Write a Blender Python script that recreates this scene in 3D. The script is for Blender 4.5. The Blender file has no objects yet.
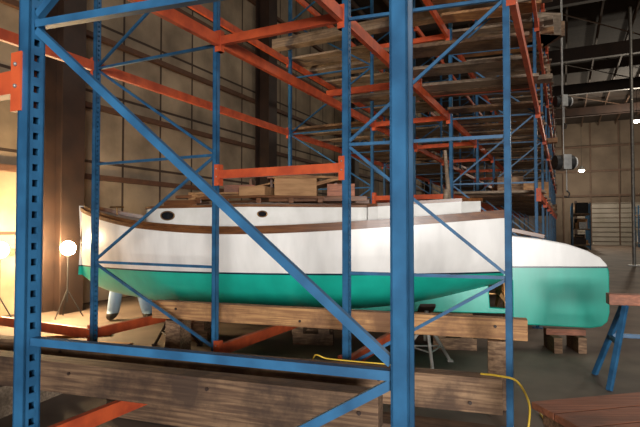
import bpy, bmesh, math, random
from mathutils import Vector, Matrix
random.seed(7)
SC=bpy.context.scene
TH=math.radians(26)
A=Vector((math.sin(TH),math.cos(TH),0)); E=Vector((math.cos(TH),-math.sin(TH),0))
UP=Vector((0,0,1))
def W(t,s,z=0): return E*t+A*s+UP*z

# ---------------- materials ----------------
def nm(name):
    m=bpy.data.materials.new(name); m.use_nodes=True
    nt=m.node_tree; b=nt.nodes['Principled BSDF']; return m,nt,b
def L(nt,a,b): nt.links.new(a,b)
def mat(name,c1,c2=None,scale=5,rough=.5,metal=0,stretch=(1,1,1),bump=0,detail=6,lo=.35,hi=.65,coord='Object'):
    m,nt,b=nm(name)
    b.inputs['Roughness'].default_value=rough; b.inputs['Metallic'].default_value=metal
    if c2 is None: c2=tuple(x*.75 for x in c1)
    tc=nt.nodes.new('ShaderNodeTexCoord'); mp=nt.nodes.new('ShaderNodeMapping'); mp.inputs['Scale'].default_value=stretch
    no=nt.nodes.new('ShaderNodeTexNoise'); no.inputs['Scale'].default_value=scale; no.inputs['Detail'].default_value=detail
    cr=nt.nodes.new('ShaderNodeValToRGB'); cr.color_ramp.elements[0].position=lo; cr.color_ramp.elements[1].position=hi
    cr.color_ramp.elements[0].color=(*c2,1); cr.color_ramp.elements[1].color=(*c1,1)
    L(nt,tc.outputs[coord],mp.inputs[0]); L(nt,mp.outputs[0],no.inputs[0]); L(nt,no.outputs[0],cr.inputs[0]); L(nt,cr.outputs[0],b.inputs['Base Color'])
    if bump:
        bp=nt.nodes.new('ShaderNodeBump'); bp.inputs['Strength'].default_value=bump; bp.inputs['Distance'].default_value=.01
        L(nt,no.outputs[0],bp.inputs['Height']); L(nt,bp.outputs[0],b.inputs['Normal'])
    return m
def wood(name,c1,c2,stain,grain=1.0,rough=.8):
    m=mat(name,c1,c2,scale=2.2*grain,stretch=(1.1,26,26),rough=rough,bump=.5,detail=9,lo=.38,hi=.62)
    nt=m.node_tree; b=nt.nodes['Principled BSDF']; lk=b.inputs['Base Color'].links[0]; src=lk.from_socket
    tc=nt.nodes.new('ShaderNodeTexCoord')
    n2=nt.nodes.new('ShaderNodeTexNoise'); n2.inputs['Scale'].default_value=2.6; n2.inputs['Detail'].default_value=8; n2.inputs['Roughness'].default_value=.65; L(nt,tc.outputs['Object'],n2.inputs[0])
    mr=nt.nodes.new('ShaderNodeMapRange'); mr.inputs['From Min'].default_value=.45; mr.inputs['From Max'].default_value=.62; mr.inputs['To Max'].default_value=.85; L(nt,n2.outputs[0],mr.inputs[0])
    mx=nt.nodes.new('ShaderNodeMix'); mx.data_type='RGBA'; L(nt,mr.outputs[0],mx.inputs[0]); L(nt,src,mx.inputs[6]); mx.inputs[7].default_value=(*stain,1)
    L(nt,mx.outputs[2],b.inputs['Base Color']); return m
def emi(name,c,s):
    m,nt,b=nm(name); b.inputs['Base Color'].default_value=(*c,1); b.inputs['Emission Color'].default_value=(*c,1); b.inputs['Emission Strength'].default_value=s; return m
BLUE=mat('blue_paint',(.024,.120,.25),(.013,.07,.155),scale=9,rough=.45)
ORANGE=mat('orange_paint',(.60,.100,.030),(.40,.06,.022),scale=8,rough=.5)
WOODL=wood('wood_light',(.50,.27,.11),(.27,.13,.055),(.16,.075,.035),rough=.75)
WOODD=wood('wood_weathered',(.31,.19,.105),(.13,.070,.038),(.06,.033,.02))
WOODX=wood('wood_dark',(.20,.12,.066),(.085,.046,.026),(.04,.022,.014))
WOODG=wood('wood_grey',(.36,.27,.19),(.20,.145,.10),(.10,.07,.045))
WOODR=wood('wood_red',(.42,.15,.075),(.26,.09,.045),(.17,.07,.04),rough=.6)
TEAK=mat('varnished_teak',(.19,.075,.025),(.10,.035,.012),scale=4,stretch=(1,8,8),rough=.35)
CARD=mat('plywood_raw',(.50,.28,.13),(.36,.19,.085),scale=4,stretch=(1,6,6),rough=.8)
STEEL=mat('dark_steel',(.040,.020,.013),(.022,.012,.009),scale=3,rough=.6)
BLACK=mat('black_rubber',(.012,.012,.012),rough=.6)
BRONZE=mat('bronze',(.30,.17,.07),rough=.35,metal=.9)
GALV=mat('galvanized',(.45,.45,.43),(.30,.30,.29),scale=12,rough=.45,metal=.6)
WPAINT=mat('white_paint',(.80,.79,.76),(.70,.69,.65),scale=6,rough=.5)
SPAINT=mat('stand_paint',(.50,.49,.45),(.34,.33,.30),scale=9,rough=.5)
YEL=mat('yellow_jacket',(.75,.50,.05),(.6,.4,.04),rough=.5)
GLASS=mat('dark_glass',(.01,.01,.012),rough=.1)
BULB=emi('halogen_glow',(1.0,.80,.46),120)
BAY=emi('highbay_glow',(1.0,.92,.8),8)
PURGIRT=mat('girt_paint',(.12,.055,.03),rough=.7)

def hull_mat():
    m,nt,b=nm('hull_gelcoat'); b.inputs['Roughness'].default_value=.3
    tc=nt.nodes.new('ShaderNodeTexCoord'); sp=nt.nodes.new('ShaderNodeSeparateXYZ'); L(nt,tc.outputs['Object'],sp.inputs[0])
    mu=nt.nodes.new('ShaderNodeMath'); mu.operation='MULTIPLY_ADD'; mu.inputs[1].default_value=-.008; L(nt,sp.outputs[0],mu.inputs[0]); L(nt,sp.outputs[2],mu.inputs[2])
    cr=nt.nodes.new('ShaderNodeValToRGB'); e=cr.color_ramp; e.interpolation='CONSTANT'
    e.elements[0].position=0; e.elements[0].color=(.012,.44,.33,1)
    e.elements[1].position=.912; e.elements[1].color=(.008,.03,.05,1)
    n=e.elements.new(.932); n.color=(.88,.865,.835,1)
    L(nt,mu.outputs[0],cr.inputs[0])
    mp=nt.nodes.new('ShaderNodeMapping'); mp.inputs['Scale'].default_value=(3.5,3.5,.9); L(nt,tc.outputs['Object'],mp.inputs[0])
    no=nt.nodes.new('ShaderNodeTexNoise'); no.inputs['Scale'].default_value=1.6; no.inputs['Detail'].default_value=7; L(nt,mp.outputs[0],no.inputs[0])
    mr=nt.nodes.new('ShaderNodeMapRange'); mr.inputs['From Min'].default_value=.3; mr.inputs['From Max'].default_value=.6; mr.inputs['To Min'].default_value=.84; mr.inputs['To Max'].default_value=1.0; L(nt,no.outputs[0],mr.inputs[0])
    mx=nt.nodes.new('ShaderNodeVectorMath'); mx.operation='SCALE'; L(nt,cr.outputs[0],mx.inputs[0]); L(nt,mr.outputs[0],mx.inputs['Scale'])
    L(nt,mx.outputs[0],b.inputs['Base Color'])
    return m
HULL=hull_mat()
def wall_mat():
    m,nt,b=nm('insulated_panel'); b.inputs['Roughness'].default_value=.8
    tc=nt.nodes.new('ShaderNodeTexCoord')
    br=nt.nodes.new('ShaderNodeTexBrick'); br.offset=0; br.inputs['Scale'].default_value=1; br.inputs['Brick Width'].default_value=1.05; br.inputs['Row Height'].default_value=1.35; br.inputs['Mortar Size'].default_value=.028
    br.inputs['Color1'].default_value=(.40,.305,.20,1); br.inputs['Color2'].default_value=(.30,.225,.15,1); br.inputs['Mortar'].default_value=(.06,.035,.022,1)
    sp=nt.nodes.new('ShaderNodeSeparateXYZ'); cb=nt.nodes.new('ShaderNodeCombineXYZ'); L(nt,tc.outputs['Object'],sp.inputs[0]); L(nt,sp.outputs[0],cb.inputs[0]); L(nt,sp.outputs[2],cb.inputs[1])
    L(nt,cb.outputs[0],br.inputs[0])
    no=nt.nodes.new('ShaderNodeTexNoise'); no.inputs['Scale'].default_value=1.3; no.inputs['Detail'].default_value=7; L(nt,tc.outputs['Object'],no.inputs[0])
    mr=nt.nodes.new('ShaderNodeMapRange'); mr.inputs['From Min'].default_value=.3; mr.inputs['From Max'].default_value=.7; mr.inputs['To Min'].default_value=.5; mr.inputs['To Max'].default_value=1.15; L(nt,no.outputs[0],mr.inputs[0])
    mx=nt.nodes.new('ShaderNodeVectorMath'); mx.operation='SCALE'; L(nt,br.outputs[0],mx.inputs[0]); L(nt,mr.outputs[0],mx.inputs['Scale']); L(nt,mx.outputs[0],b.inputs['Base Color'])
    bp=nt.nodes.new('ShaderNodeBump'); bp.inputs['Strength'].default_value=.5; bp.inputs['Distance'].default_value=.05; L(nt,no.outputs[0],bp.inputs['Height']); L(nt,bp.outputs[0],b.inputs['Normal'])
    return m
WALL=wall_mat()
FLOOR=mat('concrete_floor',(.20,.150,.115),(.095,.068,.052),scale=1.1,rough=.7,bump=.1,detail=10)
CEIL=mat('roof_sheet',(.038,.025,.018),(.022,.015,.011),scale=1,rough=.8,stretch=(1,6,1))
FARW=mat('far_panel',(.17,.13,.095),(.10,.075,.055),scale=.5,rough=.8)
PALE=mat('pale_door',(.34,.31,.27),(.26,.24,.20),scale=1,rough=.6)

# ---------------- mesh builder ----------------
class MB:
    def __init__(s): s.v=[];s.f=[];s.m=[];s.mats=[];s.sm=[]
    def mi(s,m):
        if m not in s.mats: s.mats.append(m)
        return s.mats.index(m)
    def add(s,vs,fs,m,smooth=False):
        o=len(s.v); s.v+= [tuple(v) for v in vs]; k=s.mi(m)
        for f in fs: s.f.append([i+o for i in f]); s.m.append(k); s.sm.append(smooth)
    def obox(s,c,X,Y,Z,m):
        c=Vector(c); vs=[c+X*i+Y*j+Z*k for i in(-1,1) for j in(-1,1) for k in(-1,1)]
        s.add(vs,[(0,1,3,2),(4,6,7,5),(0,4,5,1),(2,3,7,6),(0,2,6,4),(1,5,7,3)],m)
    def box(s,c,size,m,ang=0):
        X=Vector((math.cos(ang),math.sin(ang),0))*size[0]/2; Y=Vector((-math.sin(ang),math.cos(ang),0))*size[1]/2
        s.obox(c,X,Y,UP*size[2]/2,m)
    def beam(s,p1,p2,w,h,m,up=UP):
        p1=Vector(p1);p2=Vector(p2);d=(p2-p1);ln=d.length;d.normalize()
        sd=d.cross(up)
        if sd.length<1e-4: sd=d.cross(Vector((0,1,0)))
        sd.normalize(); u=sd.cross(d)
        s.obox((p1+p2)/2,d*ln/2,sd*w/2,u*h/2,m)
    def sweep(s,pts,w,h,m,smooth=False):
        pts=[Vector(p) for p in pts]; rings=[]
        for i,p in enumerate(pts):
            d=(pts[min(i+1,len(pts)-1)]-pts[max(i-1,0)]).normalized(); sd=d.cross(UP).normalized(); u=sd.cross(d)
            rings+= [p+sd*w/2+u*h/2,p-sd*w/2+u*h/2,p-sd*w/2-u*h/2,p+sd*w/2-u*h/2]
        fs=[]
        for i in range(len(pts)-1):
            for k in range(4): fs.append((i*4+k,i*4+(k+1)%4,i*4+4+(k+1)%4,i*4+4+k))
        n=len(pts)*4; fs+= [(3,2,1,0),(n-4,n-3,n-2,n-1)]
        s.add(rings,fs,m,smooth)
    def tube(s,pts,r,m,seg=10):
        pts=[Vector(p) for p in pts]; rs=r if isinstance(r,(list,tuple)) else [r]*len(pts)
        vs=[];ref=None
        for i,p in enumerate(pts):
            d=(pts[min(i+1,len(pts)-1)]-pts[max(i-1,0)]).normalized()
            if ref is None: ref=d.orthogonal().normalized()
            ref=(ref-d*ref.dot(d)); ref=ref.normalized() if ref.length>1e-5 else d.orthogonal().normalized()
            b=d.cross(ref)
            for k in range(seg):
                a=2*math.pi*k/seg; vs.append(p+(ref*math.cos(a)+b*math.sin(a))*rs[i])
        fs=[]
        for i in range(len(pts)-1):
            for k in range(seg): fs.append((i*seg+k,i*seg+(k+1)%seg,(i+1)*seg+(k+1)%seg,(i+1)*seg+k))
        s.add(vs,fs,m,True)
        s.add(vs[:seg],[tuple(reversed(range(seg)))],m); s.add(vs[-seg:],[tuple(range(seg))],m)
    def sphere(s,c,r,m,sc=(1,1,1),seg=16,rg=10):
        vs=[];fs=[]
        for i in range(rg+1):
            ph=math.pi*i/rg
            for k in range(seg):
                a=2*math.pi*k/seg; vs.append(Vector(c)+Vector((math.sin(ph)*math.cos(a)*r*sc[0],math.sin(ph)*math.sin(a)*r*sc[1],math.cos(ph)*r*sc[2])))
        for i in range(rg):
            for k in range(seg): fs.append((i*seg+k,(i+1)*seg+k,(i+1)*seg+(k+1)%seg,i*seg+(k+1)%seg))
        s.add(vs,fs,m,True)
    def build(s,name,parent=None,bevel=0,origin=None,rot=0):
        me=bpy.data.meshes.new(name)
        vs=s.v
        if origin is not None:
            M=Matrix.Rotation(-rot,3,'Z'); vs=[M@(Vector(v)-Vector(origin)) for v in s.v]
        me.from_pydata(vs,[],s.f); 
        for m in s.mats: me.materials.append(m)
        me.polygons.foreach_set('material_index',s.m); me.polygons.foreach_set('use_smooth',s.sm); me.update()
        o=bpy.data.objects.new(name,me); SC.collection.objects.link(o)
        if origin is not None: o.location=origin; o.rotation_euler=(0,0,rot)
        if parent: o.parent=parent
        if bevel:
            bv=o.modifiers.new('b','BEVEL'); bv.width=bevel; bv.segments=2; bv.limit_method='ANGLE'
        return o
def spline(pts,n=6):
    pts=[Vector(p) for p in pts]; out=[]
    for i in range(len(pts)-1):
        p0=pts[max(i-1,0)];p1=pts[i];p2=pts[i+1];p3=pts[min(i+2,len(pts)-1)]
        for k in range(n):
            t=k/n; out.append(.5*((2*p1)+(p2-p0)*t+(2*p0-5*p1+4*p2-p3)*t*t+(3*p1-p0-3*p2+p3)*t**3))
    return out+[pts[-1]]
def empty(name,loc=(0,0,0),rot=0):
    o=bpy.data.objects.new(name,None); SC.collection.objects.link(o); o.location=loc; o.rotation_euler=(0,0,rot); return o
def member(name,p1,p2,w,h,m,bevel=.006,parent=None,bolts=()):
    p1=Vector(p1);p2=Vector(p2); d=p2-p1; ang=math.atan2(d.y,d.x); b=MB(); b.beam(p1,p2,w,h,m)
    dn=d.normalized(); sd=dn.cross(UP)
    for t,dz in bolts:
        q=p1.lerp(p2,t)+sd*(w/2-.004)+UP*dz; b.tube([q,q+sd*.016],.013,STEEL,6)
    return b.build(name,parent,bevel,origin=(p1+p2)/2,rot=ang)

# ---------------- room ----------------
AE=-TH
b=MB(); b.obox(W(3,20,-.05),E*12,A*27,UP*.05,FLOOR); b.build('floor')
b=MB(); b.obox(W(-8.2,20,5),A*26.5,E*.1,UP*5,WALL); b.build('wall_left',origin=W(-8.2,20,0),rot=math.pi/2-TH)
b=MB(); b.obox(W(3,46.4,5),E*11.3,A*.1,UP*5,FARW)
b.build('wall_back')
b=MB(); b.obox(W(14.2,20,5),A*26.5,E*.1,UP*5,FARW); b.build('wall_right')
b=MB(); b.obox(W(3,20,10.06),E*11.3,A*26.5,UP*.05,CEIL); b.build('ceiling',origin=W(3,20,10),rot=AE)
b=MB()
for z in (1.05,2.4,3.75,5.1,6.5,8.0):
    b.obox(W(-8.04,20,z),A*26.3,E*.05,UP*.05,PURGIRT)
b.build('trim_1')
for s in (5.8,12.3,18.8,25.3,31.8,38.3):
    for t,sg in ((-7.75,1),(13.8,-1)):
        b=MB()
        b.obox(W(t+.23,s,4.95),E*.012,A*.22,UP*4.95,STEEL); b.obox(W(t-.21,s,4.95),E*.012,A*.22,UP*4.95,STEEL)
        b.obox(W(t,s,4.95),E*.22,A*.012,UP*4.95,STEEL)
        b.build('steel_column')
b=MB()
for s in (5.8,12.3,18.8,25.3,31.8,38.3):
    b.obox(W(3.1,s,9.3),E*11,A*.012,UP*.3,STEEL); b.obox(W(3.1,s,9.0),E*11,A*.12,UP*.012,STEEL)
b.build('trim_4')
b=MB()
PUR=mat('purlin_steel',(.11,.065,.042),rough=.7)
for i in range(18):
    t=-7+i*1.2; b.obox(W(t,20,9.8),A*26.3,E*.035,UP*.1,PUR)
for s in (5.8,12.3,18.8,25.3,31.8):
    for k in range(4):
        b.beam(W(-7+k*5.2,s,9.6),W(-1.8+k*5.2,s+6.5,9.6),.04,.04,PUR)
b.build('trim_2')
b=MB()
b.obox(W(3.9,46.25,1.7),E*2.9,A*.04,UP*1.7,PALE)
for k in range(9): b.obox(W(3.9,46.18,.3+k*.38),E*2.9,A*.02,UP*.02,FARW)
for k in (-1,1): b.obox(W(3.9+k*3.0,46.15,1.8),E*.09,A*.06,UP*1.8,STEEL)
b.build('door_1')
b=MB()
for t in range(-8,14,2): b.obox(W(t,46.2,5),E*.05,A*.05,UP*4.95,PUR)
for z in (4.0,6,8): b.obox(W(3,46.2,z),E*11,A*.06,UP*.08,PUR)
b.build('trim_3')
def shelf(t,s,n=3):
    b=MB()
    for i in range(n+1):
        for dt in(-.5,.5): b.obox(W(t+dt,s+i*1.8,1.5),E*.04,A*.04,UP*1.5,BLUE)
    for z in (.3,1.3,2.3):
        b.obox(W(t,s+n*.9,z),E*.5,A*n*.9,UP*.04,WOODG)
        for k in range(n*3):
            h=random.uniform(.2,.75); b.obox(W(t+random.uniform(-.1,.1),s+.3+k*.6,z+.04+h/2),E*random.uniform(.2,.4),A*random.uniform(.15,.28),UP*h/2,random.choice([CARD,WOODG,GALV,BLACK,STEEL,WPAINT]))
    b.build('storage_shelf')
shelf(1.0,36,4); shelf(5.3,38.5,3)
b=MB(); b.tube([W(2.35,22,0),W(2.35,22,9.8)],.06,GALV,10); b.obox(W(2.35,22,.02),E*.2,A*.2,UP*.02,GALV); b.build('support_pipe')
# ---------------- pallet racks ----------------
rack=empty('pallet_rack')
base={'R':Vector((1.34,3.56,0)),'L':Vector((.21,3.94,0)),'M':Vector((-.94,4.5,0)),'N':Vector((-2.33,5.18,0))}
offs=[-2.6,0,4.1,6.7,9.3,11.9,14.5,17.1,19.7,22.3]
def P(c,st,z=0):
    p=base[c].copy(); 
    if st==-1:p+=Vector((-1.14,-2.34,0))
    else: p+=A*offs[st+1]
    p.z=z; return p
def column(b,p,H,holes,cw):
    th=.003
    for sg in(-1,1): b.obox(p+A*sg*(cw-th)+UP*H/2,E*cw,A*th,UP*H/2,BLUE)
    for sg in(-1,1):
        q=p+E*sg*(cw-th)
        if not holes: b.obox(q+UP*H/2,E*th,A*cw,UP*H/2,BLUE); continue
        b.obox(q+A*(-cw*.70)+UP*H/2,E*th,A*(cw*.30),UP*H/2,BLUE)
        b.obox(q+A*(cw*.70)+UP*H/2,E*th,A*(cw*.30),UP*H/2,BLUE)
        n=int(H/.05)
        for i in range(n):
            b.obox(q+UP*(i*.05+.014),E*th,A*(cw*.42),UP*.014,BLUE)
    b.obox(p+UP*.006,E*.07,A*.07,UP*.006,BLUE)
def frame(name,pl,pr,H,hl=False,hr=False,mirror=False,cw=.026,nodes=(.35,1.09,2.1,3.1,4.1,5.1,6.0)):
    b=MB(); column(b,pl,H,hl,cw+.001); column(b,pr,H,hr,cw-.003)
    d=(pr-pl).normalized(); a=pl+d*cw; c=pr-d*cw
    for z in nodes[1:]:
        if z<H: b.beam(a+UP*z,c+UP*z,.026,.024,BLUE)
    for i in range(len(nodes)-1):
        z0,z1=nodes[i],nodes[i+1]
        if z1>H: break
        l,r=(a,c) if (i%2==0) else (c,a)
        if mirror: l,r=r,l
        b.beam(l+UP*(z0+.03),r+UP*(z1-.02),.022,.023,BLUE)
    return b.build(name,rack)
for st in range(-1,9):
    frame('upright_frame_right_%d'%(st+2),P('L',st),P('R',st),6.3,hl=(st<=0))
    frame('upright_frame_left_%d'%(st+2),P('N',st),P('M',st),6.3,hl=(st==0),mirror=True)
def obeam(b,p,q,h=.10,w=.045,conn=True,m=None):
    m=m or ORANGE
    b.beam(p,q,w,h,m)
    if conn:
        d=(q-p).normalized(); 
        for r,sg in((p,1),(q,-1)):
            b.beam(r+d*sg*.001-UP*.10,r+d*sg*.001+UP*.09,.065,.05,m,up=d)
            for zz in(-.02,.05): b.sphere(r+UP*zz-A*.035,.007,GALV,seg=6,rg=4)
b=MB()
for st in range(-1,8):
    for c in 'NMLR':
        lv=[3.13,4.4,5.7]
        if st>=1: lv=[.45,1.92]+lv
        elif st==-1:
            if c in 'NM': lv=[.2]+lv
        elif st==0: 
            if c!='R': lv=[.35]+lv
        if c=='R' and st==-1: lv=[4.4,5.7]
        for z in lv:
            p=P(c,st,z);q=P(c,st+1,z); off=E*(.035 if c in 'RM' else -.035)
            obeam(b,p+off,q+off)
b.build('load_beams',rack)
b=MB()
for st in range(-1,9):
    for z in (1.92,3.13,4.4):
        if st==-1 and z!=1.92: continue
        p=P('M',st,z);q=P('L',st,z);d=(q-p).normalized()
        obeam(b,p+d*.03,q-d*.03,h=.075)
for s in (2.35,): 
    for z in (3.22,):
        b.beam(base['M']+A*s+UP*z,base['L']+A*s+UP*z,.045,.08,ORANGE)
        b.beam(base['L']+A*(s+.6)+UP*z,base['R']+A*(s+.6)+UP*z,.045,.08,ORANGE)
b.beam(Vector((-3.75,5.9,.35)),P('N',0,.35),.045,.10,ORANGE)
b.build('cross_ties',rack)
b=MB()
def deck(c1,c2,st,z,m,n,skip=.15,jit=.12,thick=.035):
    p0=P(c1,st,z+.07);p1=P(c1,st+1,z+.07);q0=P(c2,st,z+.07);q1=P(c2,st+1,z+.07)
    for i in range(n):
        if random.random()<skip: continue
        f=(i+.5)/n; w=(p1-p0).length/n*.9
        a=p0.lerp(p1,f); c=q0.lerp(q1,f); dd=(c-a).normalized()
        b.beam(a-dd*random.uniform(.0,jit),c+dd*random.uniform(0,jit),w,thick,random.choice(m))
for st in range(0,8):
    deck('L','R',st,3.13,[WOODG,WOODD],12,skip=.45)
    deck('L','R',st,4.4,[WOODG,WOODL,WOODG],12)
    if st>=1: deck('L','R',st,1.92,[WOODG,WOODD],10)
    if st>=1: deck('N','M',st,3.13,[WOODG,WOODD],10); deck('N','M',st,4.4,[WOODG],10)
    deck('L','R',st,5.7,[WOODG,WOODD],8)
b.build('deck_boards',rack)
for (c1,s1,c2,s2,z,w,h,m) in [('M',4.6,'R',4.4,4.55,.22,.06,WOODG),('M',5.1,'R',4.9,4.55,.25,.09,WOODL),('M',2.9,'R',2.9,3.27,.2,.06,WOODG),
      ('N',5.0,'L',5.0,4.53,.2,.09,WOODG),('M',8,'R',8,3.3,.2,.1,WOODL),('M',1.1,'R',.9,4.52,.3,.05,WOODG),
      ('N',3.9,'R',3.7,4.66,.2,.16,WOODG)]:
    p=base[c1]+A*s1+UP*z-E*.2; q=base[c2]+A*s2+UP*z+E*.25
    member('stored_plank' ,p,q,w,h,m)
b=MB()
for st in range(1,7):
    for z in (1.92,3.13,4.4,.45):
        if random.random()<.85:
            p=P('L',st,z+.1).lerp(P('R',st+1,z+.1),random.uniform(.3,.6))
            for j in range(random.randint(2,5)):
                h=random.uniform(.1,.35); b.box(p+Vector((random.uniform(-.35,.35),random.uniform(-.6,.6),h/2)),(random.uniform(.3,.7),random.uniform(.3,.9),h),random.choice([WOODG,CARD,WOODL,WOODD,BLACK]),random.uniform(-.6,.2))
b.build('stored_boxes',rack)

# ---------------- timbers ----------------
member('timber_beam',(-1.66,5.05,.63),(1.66,4.03,.63),.10,.17,WOODL,bolts=((.08,.02),(.45,-.03),(.93,.02)))
member('timber_beam',(-3.6,4.72,.355),(1.19,3.30,.355),.13,.23,WOODD,bolts=((.3,.05),(.55,-.05),(.84,.05),(.96,-.05)))
member('timber_beam',(-3.2,4.15,.36),(.36,3.0,.36),.15,.22,WOODX,bolts=((.4,.04),(.7,.04),(.97,.0)))
member('timber_beam',(-1.6,3.95,.12),(1.05,3.02,.12),.2,.22,WOODX)
for (x,y) in ((-2.4,4.1),(-3.0,4.35)):
    b=MB(); b.box((x,y,.12),(.14,.7,.235),WOODG,-.3); b.build('support_block')
for (x,y) in ((-1.4,4.97),(1.45,4.1)):
    b=MB(); b.box((x,y,.27),(.16,.2,.54),WOODD,-.3); b.build('support_post')
b=MB()
b.tube(spline([(1.06,3.32,.484),(1.14,3.22,.50),(1.225,3.14,.49),(1.28,3.1,.38),(1.29,3.12,.25),(1.25,3.1,.08),(1.30,3.2,.012),(1.6,3.5,.012),(1.7,3.9,.012)]),.007,YEL,8)
b.tube(spline([(-1.0,4.9,.012),(-.3,4.6,.014),(-.15,4.25,.012),(-.08,4.1,.25),(-.04,3.74,.495),(.05,3.68,.49),(.25,3.62,.485),(.5,3.54,.485)]),.005,YEL,8)
b.build('extension_cord')

# ---------------- catboat ----------------
boat=empty('catboat',(-3.25,6.85,0),math.radians(-8))
LB=5.38
def cr(tab,s):
    xs=[t[0] for t in tab];n=len(xs)
    if s<=xs[0]:return tab[0][1]
    if s>=xs[-1]:return tab[-1][1]
    i=max(k for k in range(n) if xs[k]<=s); i=min(i,n-2)
    def m(k):
        if k==0:return (tab[1][1]-tab[0][1])/(xs[1]-xs[0])
        if k==n-1:return (tab[-1][1]-tab[-2][1])/(xs[-1]-xs[-2])
        return (tab[k+1][1]-tab[k-1][1])/(xs[k+1]-xs[k-1])
    h=xs[i+1]-xs[i];t=(s-xs[i])/h
    return (2*t**3-3*t*t+1)*tab[i][1]+(t**3-2*t*t+t)*h*m(i)+(-2*t**3+3*t*t)*tab[i+1][1]+(t**3-t*t)*h*m(i+1)
HB=[(0,.015),(.03,.22),(.07,.38),(.15,.62),(.3,.93),(.5,1.13),(.7,1.17),(.85,1.10),(1,.96)]
ZS=[(0,1.71),(.1,1.58),(.22,1.47),(.4,1.405),(.55,1.41),(.75,1.47),(1,1.575)]
ZK=[(0,.80),(.04,.66),(.1,.56),(.25,.47),(.5,.44),(.7,.47),(.85,.58),(1,.78)]
NN=[(0,1.6),(.1,1.9),(.3,2.4),(.6,2.8),(1,2.7)]
b=MB(); NS=64;NP=28;vs=[];fs=[]
def sec(s):
    hb=cr(HB,s);zs=cr(ZS,s);zk=cr(ZK,s);n=cr(NN,s);out=[]
    for j in range(NP+1):
        th=-math.pi/2+math.pi*j/NP
        y=hb*math.copysign(abs(math.sin(th))**(2/n),th); z=zs-(zs-zk)*abs(math.cos(th))**(2/n)
        if abs(th)>1.5707: z=zs
        out.append(Vector((s*LB,y,z)))
    return out
for i in range(NS+1):
    s=(i/NS)**1.35 ; vs+=sec(s)
for i in range(NS):
    for j in range(NP): fs.append((i*(NP+1)+j,i*(NP+1)+j+1,(i+1)*(NP+1)+j+1,(i+1)*(NP+1)+j))
b.add(vs,fs,HULL,True)
tr=sec(1); b.add(tr,[tuple(range(NP+1))],HULL)
st=sec(0); b.add(st,[tuple(reversed(range(NP+1)))],HULL)
b.build('hull',boat)
def plate(b,pts,th,m,y=0):
    n=len(pts); vs=[Vector((x,y-th/2,z)) for x,z in pts]+[Vector((x,y+th/2,z)) for x,z in pts]
    b.add(vs,[tuple(range(n)),tuple(reversed(range(n,2*n)))]+[(i,i+n,(i+1)%n+n,(i+1)%n) for i in range(n)],m)
b=MB(); plate(b,[(.9,.55),(1.6,.43),(3,.41),(5.55,.41),(5.55,.47),(5.36,.48),(5.34,.80),(4.6,.66),(3.5,.52),(2.2,.50)],.09,HULL)
b.build('keel',boat,.01)
b=MB(); plate(b,[(5.62,.32),(5.75,.28),(6.5,.26),(6.62,.28),(6.69,.34),(6.715,.45),(6.715,.93),(6.69,1.01),(6.62,1.09),(6.48,1.17),(6.25,1.25),(5.95,1.31),(5.6,1.35),(5.42,1.36),(5.42,.85),(5.62,.80)],.07,HULL)
b.build('rudder',boat,.015)
b=MB()
b.tube([(5.55,0,.3),(5.5,0,1.45)],.025,BRONZE,8)
b.sweep([(4.75,0,1.66),(5.3,0,1.56),(5.6,0,1.42),(6.0,0,1.335)],.06,.05,TEAK)
b.tube([(5.34,0,.64),(5.5,0,.64)],.018,BRONZE); b.sphere((5.49,0,.64),.035,BRONZE)
for k in range(3):
    a=k*2.094+.4; b.obox((5.48,math.sin(a)*.09,.64+math.cos(a)*.09),Vector((.012,.02*math.cos(a),-.02*math.sin(a))),Vector((-.03,math.cos(a)*.04,-math.sin(a)*.04)),Vector((0,math.sin(a),math.cos(a)))*.08,BRONZE)
b.build('tiller_and_propeller',boat,.004)
b=MB();vs=[];fs=[];ND=10
for i in range(41):
    s=i/40;hb=cr(HB,s);zs=cr(ZS,s)
    for j in range(ND+1):
        q=-1+2*j/ND; vs.append((s*LB,hb*q,zs+.05*(1-q*q)*min(1,hb)))
for i in range(40):
    for j in range(ND): fs.append((i*(ND+1)+j,(i+1)*(ND+1)+j,(i+1)*(ND+1)+j+1,i*(ND+1)+j+1))
b.add(vs,fs,WPAINT,True); b.build('deck',boat)
b=MB()
for sg in(-1,1):
    pts=[(s*LB,sg*(cr(HB,s)+.012),cr(ZS,s)-.005) for s in [(i/48)**1.2 for i in range(49)]]
    b.sweep(pts,.035,.045,TEAK)
    pts=[(s*LB,sg*(cr(HB,s)-.03),cr(ZS,s)+.035) for s in [(i/48)**1.2 for i in range(2,49)]]
    b.sweep(pts,.02,.045,TEAK)
b.sweep([(LB+.012,-.95,1.57),(LB+.012,0,1.61),(LB+.012,.95,1.57)],.035,.04,TEAK)
b.sweep([(-.02,0,.8),(-.03,0,1.3),(-.02,0,1.74)],.04,.05,HULL)
b.build('rub_rail',boat)
def outline(x0,x1,w0,w1,n=30,ex=2.6):
    pts=[(x1,-w1)]
    for i in range(n+1):
        th=math.pi/2-math.pi*i/n
        cx=abs(math.cos(th))**(2/ex); sy=math.copysign(abs(math.sin(th))**(2/ex),th)
        rl=.55
        pts.append((x0+rl-rl*cx,-w0*sy))
    pts.append((x1,w1)); return pts
ol=outline(1.08,3.95,.70,.80)
def dens(p):
    out=[]
    for a,c in zip(p,p[1:]):
        n=max(1,int(math.hypot(c[0]-a[0],c[1]-a[1])/.15))
        out+=[(a[0]+(c[0]-a[0])*k/n,a[1]+(c[1]-a[1])*k/n) for k in range(n)]
    return out+[p[-1]]
ol=dens(ol)
def ctop(x): return 1.695-.012*abs(x-2.5)
b=MB()
vs=[(x,y,cr(ZS,x/LB)-.02) for x,y in ol]+[(x-0*.02,y*.985,ctop(x)) for x,y in ol]; n=len(ol)
b.add(vs,[(i,i+1,i+1+n,i+n) for i in range(n-1)]+[(n-1,0,n,2*n-1)],WPAINT,True)
rings=[]
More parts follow.
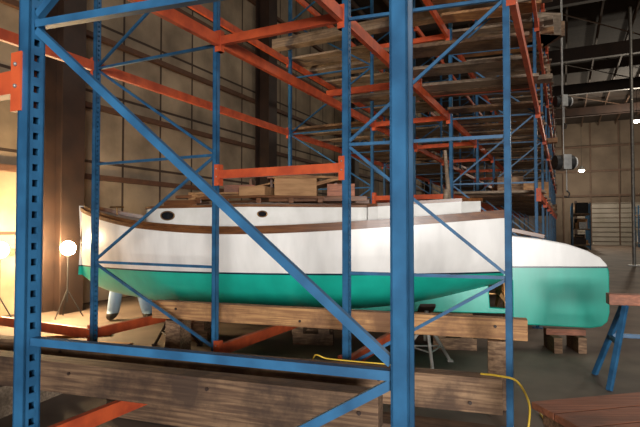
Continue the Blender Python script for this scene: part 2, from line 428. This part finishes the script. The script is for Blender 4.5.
for f in (1.0,.85,.6,.3,.02): rings+=[(2.6+(x-2.6)*f,y*.985*f,ctop(x)+.075*(1-f*f)) for x,y in ol]
fs=[]
for k in range(4):
    for i in range(n): fs.append((k*n+i,k*n+(i+1)%n,(k+1)*n+(i+1)%n,(k+1)*n+i))
b.add(rings,fs,WPAINT,True)
b.build('cabin_trunk',boat)
b=MB()
b.sweep([(x,y*1.0,ctop(x)+.004) for x,y in ol],.03,.03,TEAK)
for sg in(-1,1):
    b.sweep([(1.8,sg*.45,1.80),(2.6,sg*.48,1.82),(3.4,sg*.5,1.80)],.025,.03,TEAK)
    for x in(1.85,2.2,2.6,3,3.35): b.box((x,sg*.47,1.77),(.06,.025,.06),TEAK)
b.box((3.3,0,1.80),(.85,.66,.05),TEAK); b.box((3.3,-.35,1.79),(1.2,.04,.06),TEAK); b.box((3.3,.35,1.79),(1.2,.04,.06),TEAK)
b.box((1.5,0,1.76),(.45,.45,.07),TEAK)
b.build('cabin_trim',boat,.004)
b=MB()
def port(x,rx,rz,zc):
    y=-.70-(.10*(x-1.63)/2.3 if x>1.63 else 0)
    if x<1.63:
        c=1-((x-1.08)/.55); y=-.70*(1-abs(c)**2.6)**(1/2.6)
    y*=.992
    ring=[(x+math.cos(a)*rx,y-.008,zc+math.sin(a)*rz) for a in [i*2*math.pi/24 for i in range(25)]]
    b.tube(ring,.008,BRONZE,6)
    b.add([(p[0],p[1]-.002,p[2]) for p in ring[:24]],[tuple(range(24))],GLASS)
port(1.55,.085,.05,1.585); port(2.72,.055,.032,1.60)
b.build('portlights',boat)
b=MB()
co=[(3.93,-.84)]+[(3.93+i*.11,-.86) for i in range(1,10)]+[(5.0,-.80),(5.15,-.68),(5.2,-.4),(5.2,.4),(5.15,.68),(5.0,.80)]+[(3.93+.99-i*.11,.86) for i in range(0,9)]+[(3.93,.84)]
def cz(x): return 1.675+.055*(x-3.93)
n=len(co)
vs=[(x,y,1.45) for x,y in co]+[(x,y,cz(x)) for x,y in co]+[(x,y*.96,cz(x)) for x,y in co]+[(x,y*.96,1.45) for x,y in co]
b.add(vs,[(k*n+i,k*n+i+1,(k+1)*n+i+1,(k+1)*n+i) for k in range(3) for i in range(n-1)],WPAINT)
b.sweep([(x,y*.98,cz(x)+.01) for x,y in co],.05,.035,TEAK)
b.build('coaming',boat)
b=MB()
b.tube([(4.95,.35,1.55),(4.88,.32,2.45)],[.035,.022],WOODG,8)
b.tube([(4.8,-.2,1.55),(4.84,-.2,1.9)],.03,WOODG,8)
for x in(.5,5.1): 
    b.tube([(x,-.0,1.6),(x,0,1.72)],.012,BRONZE); b.tube([(x-.1,0,1.72),(x+.1,0,1.72)],.012,BRONZE)
b.build('boom_crutch',boat)
b=MB()
b.box((3.0,-.1,1.94),(.52,.42,.22),CARD,.1); b.box((3.0,-.1,2.055),(.56,.46,.015),WOODL,.1)
b.box((2.5,-.15,1.89),(.34,.4,.13),CARD,-.1); b.box((2.2,-.05,1.86),(.9,.16,.03),WOODL,.05); b.box((2.1,-.2,1.88),(.8,.1,.02),CARD,-.04)
b.obox((3.35,-.05,2.0),Vector((.2,0,.05)),Vector((0,.2,0)),Vector((-.01,0,.02)),WOODL)
b.beam((2.0,.1,1.9),(2.75,.05,2.04),.1,.02,WOODL)
b.beam((1.4,-.1,1.84),(2.3,-.05,1.87),.12,.04,TEAK); b.box((3.55,.0,1.90),(.34,.5,.16),WOODR,.1)
b.box((2.2,.1,1.93),(.4,.3,.14),WOODR,.2); b.box((1.75,.0,1.85),(.3,.34,.1),WOODL,-.2)
b.box((2.85,.0,2.10),(.5,.28,.07),WOODR,.2); b.beam((2.6,-.2,2.10),(3.5,-.1,2.07),.09,.03,WOODL)
for k in range(5): b.box((2.35+k*.28,.15,1.95),(.035,.3,.26),TEAK,.1)
b.build('hatch_boards',boat,.004)
for s in (1.6,3.2,4.9):
    b=MB()
    p=Vector((-3.25,6.85,0))+Vector((math.cos(-.1396),math.sin(-.1396),0))*s
    for k,(w,d2) in enumerate(((.5,.14),(.14,.5),(.5,.14))):
        if k==2: b.box((p.x,p.y,.34),(.5,.16,.13),WOODL,-.14)
        else: 
            for q in(-1,1): b.box((p.x+(q*.16 if k==1 else 0),p.y+(0 if k==1 else q*.16),.07+k*.137),(w,d2,.135),WOODD,-.14)
    b.build('keel_blocking')
def stand(x,y,dx,dy,top,m=WPAINT):
    b=MB(); c=Vector((x,y,0)); 
    b.tube([c+UP*.28,c+UP*(top-.03)],.022,m); b.tube([c+UP*.26,c+UP*.45],.034,m)
    for k in range(3):
        a=k*2.094+.5; f=c+Vector((math.cos(a)*.32,math.sin(a)*.32,.012)); b.tube([c+UP*.46,f],.018,m,8); b.box(f,(.06,.06,.02),m)
    ps=[c+Vector((math.cos(k*2.094+.5)*.2,math.sin(k*2.094+.5)*.2,.18)) for k in range(3)]
    for i in range(3): b.tube([ps[i],ps[(i+1)%3]],.009,m,6)
    n=Vector((0,dy,1.6)).normalized(); t=Vector((1,0,0)); u=n.cross(t)
    b.obox(c+UP*top,t*.08,u*.08,n*.015,STEEL)
    b.build('boat_stand')
stand(1.12,5.28,.1,.9,.60,SPAINT); stand(-1.75,6.0,.1,.9,.54,STEEL); stand(1.4,7.2,-.1,-.9,.60,SPAINT); stand(-1.5,7.45,-.1,-.9,.56,SPAINT)
b=MB(); c=Vector((2.9,5.97,0))
for i in(-1,1): b.box(c+Vector((i*.14,0,.09)),(.09,.4,.18),WOODD,-.14)
b.box(c+UP*.215,(.44,.12,.07),WOODR,-.14)
b.build('rudder_block')

# ---------------- sawhorse right ----------------
b=MB(); c=Vector((2.98,4.62,0))
sd=Vector((.96,-.28,0)); fd=Vector((.28,.96,0))
b.obox(c+UP*.78,sd*.30,fd*.06,UP*.05,WOODR)
for i in(-1,1):
    for j in(-1,1): b.beam(c+sd*i*.16+fd*j*.03+UP*.73,c+sd*i*.36+fd*j*.26,.045,.045,BLUE)
    b.beam(c+sd*i*.25+fd*.14+UP*.40,c+sd*i*.25-fd*.14+UP*.40,.03,.04,BLUE)
b.beam(c+sd*.25+fd*.12+UP*.42,c-sd*.25+fd*.12+UP*.42,.03,.04,BLUE)
b.build('sawhorse',bevel=.004)
b=MB(); c=Vector((1.64,2.40,0)); d1=Vector((.97,.22,0)); d2=Vector((-.22,.97,0))
for k in range(4): b.obox(c+d2*(-.27+k*.18)+UP*.52,d1*.47,d2*.087,UP*.018,WOODR)
for i in(-1,1):
    b.obox(c+d1*i*.4+UP*.465,d1*.03,d2*.32,UP*.035,WOODD)
    for j in(-1,1): b.obox(c+d1*i*.4+d2*j*.28+UP*.215,d1*.03,d2*.03,UP*.215,WOODD)
b.build('work_bench',bevel=.004)
member('loose_board',(-4.1,6.45,.02),(-2.8,6.75,.02),.14,.035,WOODL)
member('loose_board',(-3.5,6.3,.02),(-2.3,6.1,.02),.14,.035,WOODL)

# ---------------- work lamps ----------------
def lamp(x,y,z,e):
    root=empty('work_lamp',(x,y,0))
    b=MB(); 
    b.tube([(0,0,.25),(0,0,z-.12)],.012,BLACK,8)
    for k in range(3):
        a=k*2.094+.2; b.tube([(0,0,.45),(math.cos(a)*.24,math.sin(a)*.24,.01)],.010,BLACK,6)
    b.tube([(0,0,z-.14),(0,0,z-.07)],.03,BLACK,10)
    b.build('stand',root)
    b=MB(); b.sphere((0,0,z),.115,BULB); b.build('bulb',root)
    for sg,en in ((1,e*.8),(-1,e*.7)):
        l=bpy.data.lights.new('lamp','POINT'); l.energy=en; l.color=(1,.68,.36); l.shadow_soft_size=.08
        o=bpy.data.objects.new('glow_source',l); SC.collection.objects.link(o); o.location=(-E*.3 if sg==1 else Vector((-x,-y,0)).normalized()*.22)+UP*z; o.parent=root
lamp(-4.05,8.05,1.11,170); lamp(-4.60,7.2,1.12,130)

# ---------------- hoists & high bay ----------------
def hoist(p,zb):
    b=MB(); x,y=p
    b.tube([(x,y,9.7),(x,y,zb+.3)],.010,GALV,6)
    b.tube([(x-.16,y,zb+.15),(x+.16,y,zb+.15)],.13,BLACK,14); b.box((x,y,zb+.15),(.14,.3,.26),GALV)
    b.tube([(x+.19,y,zb+.15),(x+.21,y,zb+.15)],.1,WPAINT,12)
    b.tube([(x+.05,y,zb+.05),(x+.05,y,zb-.35)],.01,GALV,6)
    b.tube([(x+.05,y,zb-.35),(x+.1,y,zb-.4),(x+.08,y,zb-.47),(x+.0,y,zb-.46)],.014,BLACK,6)
    b.build('chain_hoist')
hoist((4.35,8.9),2.45); hoist((5.6,11.5),4.2)
def bay(t,s,z,e):
    p=W(t,s,z); root=empty('high_bay_light',p)
    b=MB(); b.tube([(0,0,0),(0,0,.12),(0,0,.3)],[.25,.22,.07],GALV,16); b.tube([(0,0,.3),(0,0,9.9-z)],.01,BLACK,6); b.build('shade',root)
    b=MB(); b.sphere((0,0,-.03),.2,BAY,(1,1,.6)); b.build('diffuser',root)
    l=bpy.data.lights.new('bay','POINT'); l.energy=e; l.color=(1,.86,.68); l.shadow_soft_size=.2
    o=bpy.data.objects.new('bulb',l); SC.collection.objects.link(o); o.location=(0,0,-.35); o.parent=root
bay(4.1,36,8.0,900); bay(1.2,41,5.6,700); bay(6.5,17,8.8,300)

# ---------------- person ----------------
person=empty('person',(0,0,0))
def cloth():
    m,nt,bb=nm('jeans_and_shirt'); bb.inputs['Roughness'].default_value=.85
    tc=nt.nodes.new('ShaderNodeTexCoord'); sp=nt.nodes.new('ShaderNodeSeparateXYZ'); L(nt,tc.outputs['Object'],sp.inputs[0])
    c=nt.nodes.new('ShaderNodeValToRGB'); c.color_ramp.interpolation='CONSTANT'; e=c.color_ramp
    e.elements[0].position=0;e.elements[0].color=(.04,.03,.025,1); e.elements[1].position=.11; e.elements[1].color=(.20,.29,.42,1)
    q=e.elements.new(.99); q.color=(.45,.42,.38,1)
    L(nt,sp.outputs[2],c.inputs[0]); L(nt,c.outputs[0],bb.inputs['Base Color']); return m
CL=cloth(); SKIN=mat('skin',(.55,.32,.22),(.48,.27,.19),rough=.6); HAIR=mat('hair',(.08,.05,.03),rough=.8)
def skin(name,vs,es,rs,m,sub=2):
    me=bpy.data.meshes.new(name); me.from_pydata(vs,es,[]); me.materials.append(m)
    o=bpy.data.objects.new(name,me); SC.collection.objects.link(o); o.parent=person
    o.modifiers.new('s','SKIN').use_smooth_shade=True
    for i,r in enumerate(rs):
        sv=me.skin_vertices[0].data[i]; r=r if isinstance(r,tuple) else (r,r); sv.radius=r; sv.use_root=(i==0)
    s=o.modifiers.new('u','SUBSURF'); s.levels=sub; s.render_levels=sub
    return o
V=[(-2.95,7.88,.95),(-2.94,7.80,1.10),(-2.92,7.66,1.27),(-2.90,7.56,1.38),(-2.89,7.49,1.45),
 (-3.06,7.89,.86),(-3.15,7.78,.50),(-3.24,7.86,.10),(-3.25,7.72,.045),
 (-2.84,7.89,.86),(-2.76,7.78,.50),(-2.68,7.86,.10),(-2.66,7.72,.045),
 (-3.09,7.57,1.36),(-3.14,7.50,1.12),(-3.07,7.34,1.22),
 (-2.71,7.57,1.36),(-2.62,7.50,1.12),(-2.62,7.32,1.20)]
ES=[(0,1),(1,2),(2,3),(3,4),(0,5),(5,6),(6,7),(7,8),(0,9),(9,10),(10,11),(11,12),(3,13),(13,14),(14,15),(3,16),(16,17),(17,18)]
RS=[.15,.15,.17,.12,.06,.12,.105,.10,.05,.12,.105,.10,.05,.07,.05,.035,.07,.05,.035]
skin('body',V,ES,RS,CL)
for nme,wr,dr in (('hand_1',Vector((-3.07,7.34,1.22)),Vector((.1,-.95,.25))),('hand_2',Vector((-2.62,7.32,1.20)),Vector((-.1,-.95,.25)))):
    dr.normalize(); sdv=dr.cross(UP).normalized(); vs=[wr,wr+dr*.05,wr+dr*.09];es=[(0,1),(1,2)];rs=[.025,(.038,.018),(.038,.016)]
    for k in range(4):
        o0=wr+dr*.09+sdv*(k-1.5)*.021; i=len(vs); ln=[.055,.07,.075,.06][k]
        vs+=[o0+dr*.01,o0+dr*ln*.6-UP*.005,o0+dr*ln-UP*.03]; es+=[(2,i),(i,i+1),(i+1,i+2)]; rs+=[.009,.0085,.007]
    i=len(vs); sg=1 if nme=='hand_1' else -1; vs+=[wr+dr*.04+sdv*sg*.045,wr+dr*.08+sdv*sg*.07]; es+=[(1,i),(i,i+1)]; rs+=[.011,.009]
    skin(nme,vs,es,rs,SKIN,1)
b=MB(); h=Vector((-2.88,7.40,1.535))
b.sphere(h,.1,SKIN,(.78,.95,1.15),20,14); b.tube([h+Vector((0,-.09,.01)),h+Vector((0,-.118,-.025))],[.010,.016],SKIN)
b.sphere(h+Vector((0,-.088,-.055)),.02,WOODR,(1.2,.4,.35)); 
for k in(-1,1):
    b.sphere(h+Vector((k*.03,-.085,.01)),.012,WPAINT); b.sphere(h+Vector((k*.03,-.094,.01)),.006,BLACK); b.sphere(h+Vector((k*.08,0,0)),.026,SKIN,(.4,.8,1.2))
b.sphere(h+Vector((0,.015,.025)),.108,HAIR,(.80,.93,1.05),20,14); b.tube([h-UP*.05+Vector((0,.03,0)),h+Vector((0,.07,-.12))],.05,SKIN)
b.build('head',person)

# ---------------- lights ----------------
def area(name,loc,tgt,sx,sy,e,c,spread=180):
    l=bpy.data.lights.new(name,'AREA'); l.shape='RECTANGLE'; l.size=sx; l.size_y=sy; l.energy=e; l.color=c; l.spread=math.radians(spread)
    o=bpy.data.objects.new(name,l); SC.collection.objects.link(o); o.location=loc
    o.rotation_euler=(Vector(tgt)-Vector(loc)).to_track_quat('-Z','Y').to_euler(); return o
area('hull_front_light',(2.0,-11,1.9),(-.3,6,.9),5,3,350,(1,.965,.93),62)  # added area light behind the camera, beam narrowed to brighten the hull
area('overhead_area',(7,7.5,8.8),(3,7,0),4,6,230,(1,.92,.80))  # area light below the solid roof sheet, pointing down on the right side
w=bpy.data.worlds.new('w'); SC.world=w; w.use_nodes=True; w.node_tree.nodes['Background'].inputs[0].default_value=(.85,.74,.62,1); w.node_tree.nodes['Background'].inputs[1].default_value=.15
SC.view_settings.view_transform='Standard'
cam=bpy.data.cameras.new('camera'); cam.sensor_width=36; cam.lens=36*500/640; cam.clip_end=200; cam.clip_start=.05
o=bpy.data.objects.new('camera',cam); SC.collection.objects.link(o); o.location=(0,0,1.45); o.rotation_euler=(math.radians(91.55),0,0); SC.camera=o
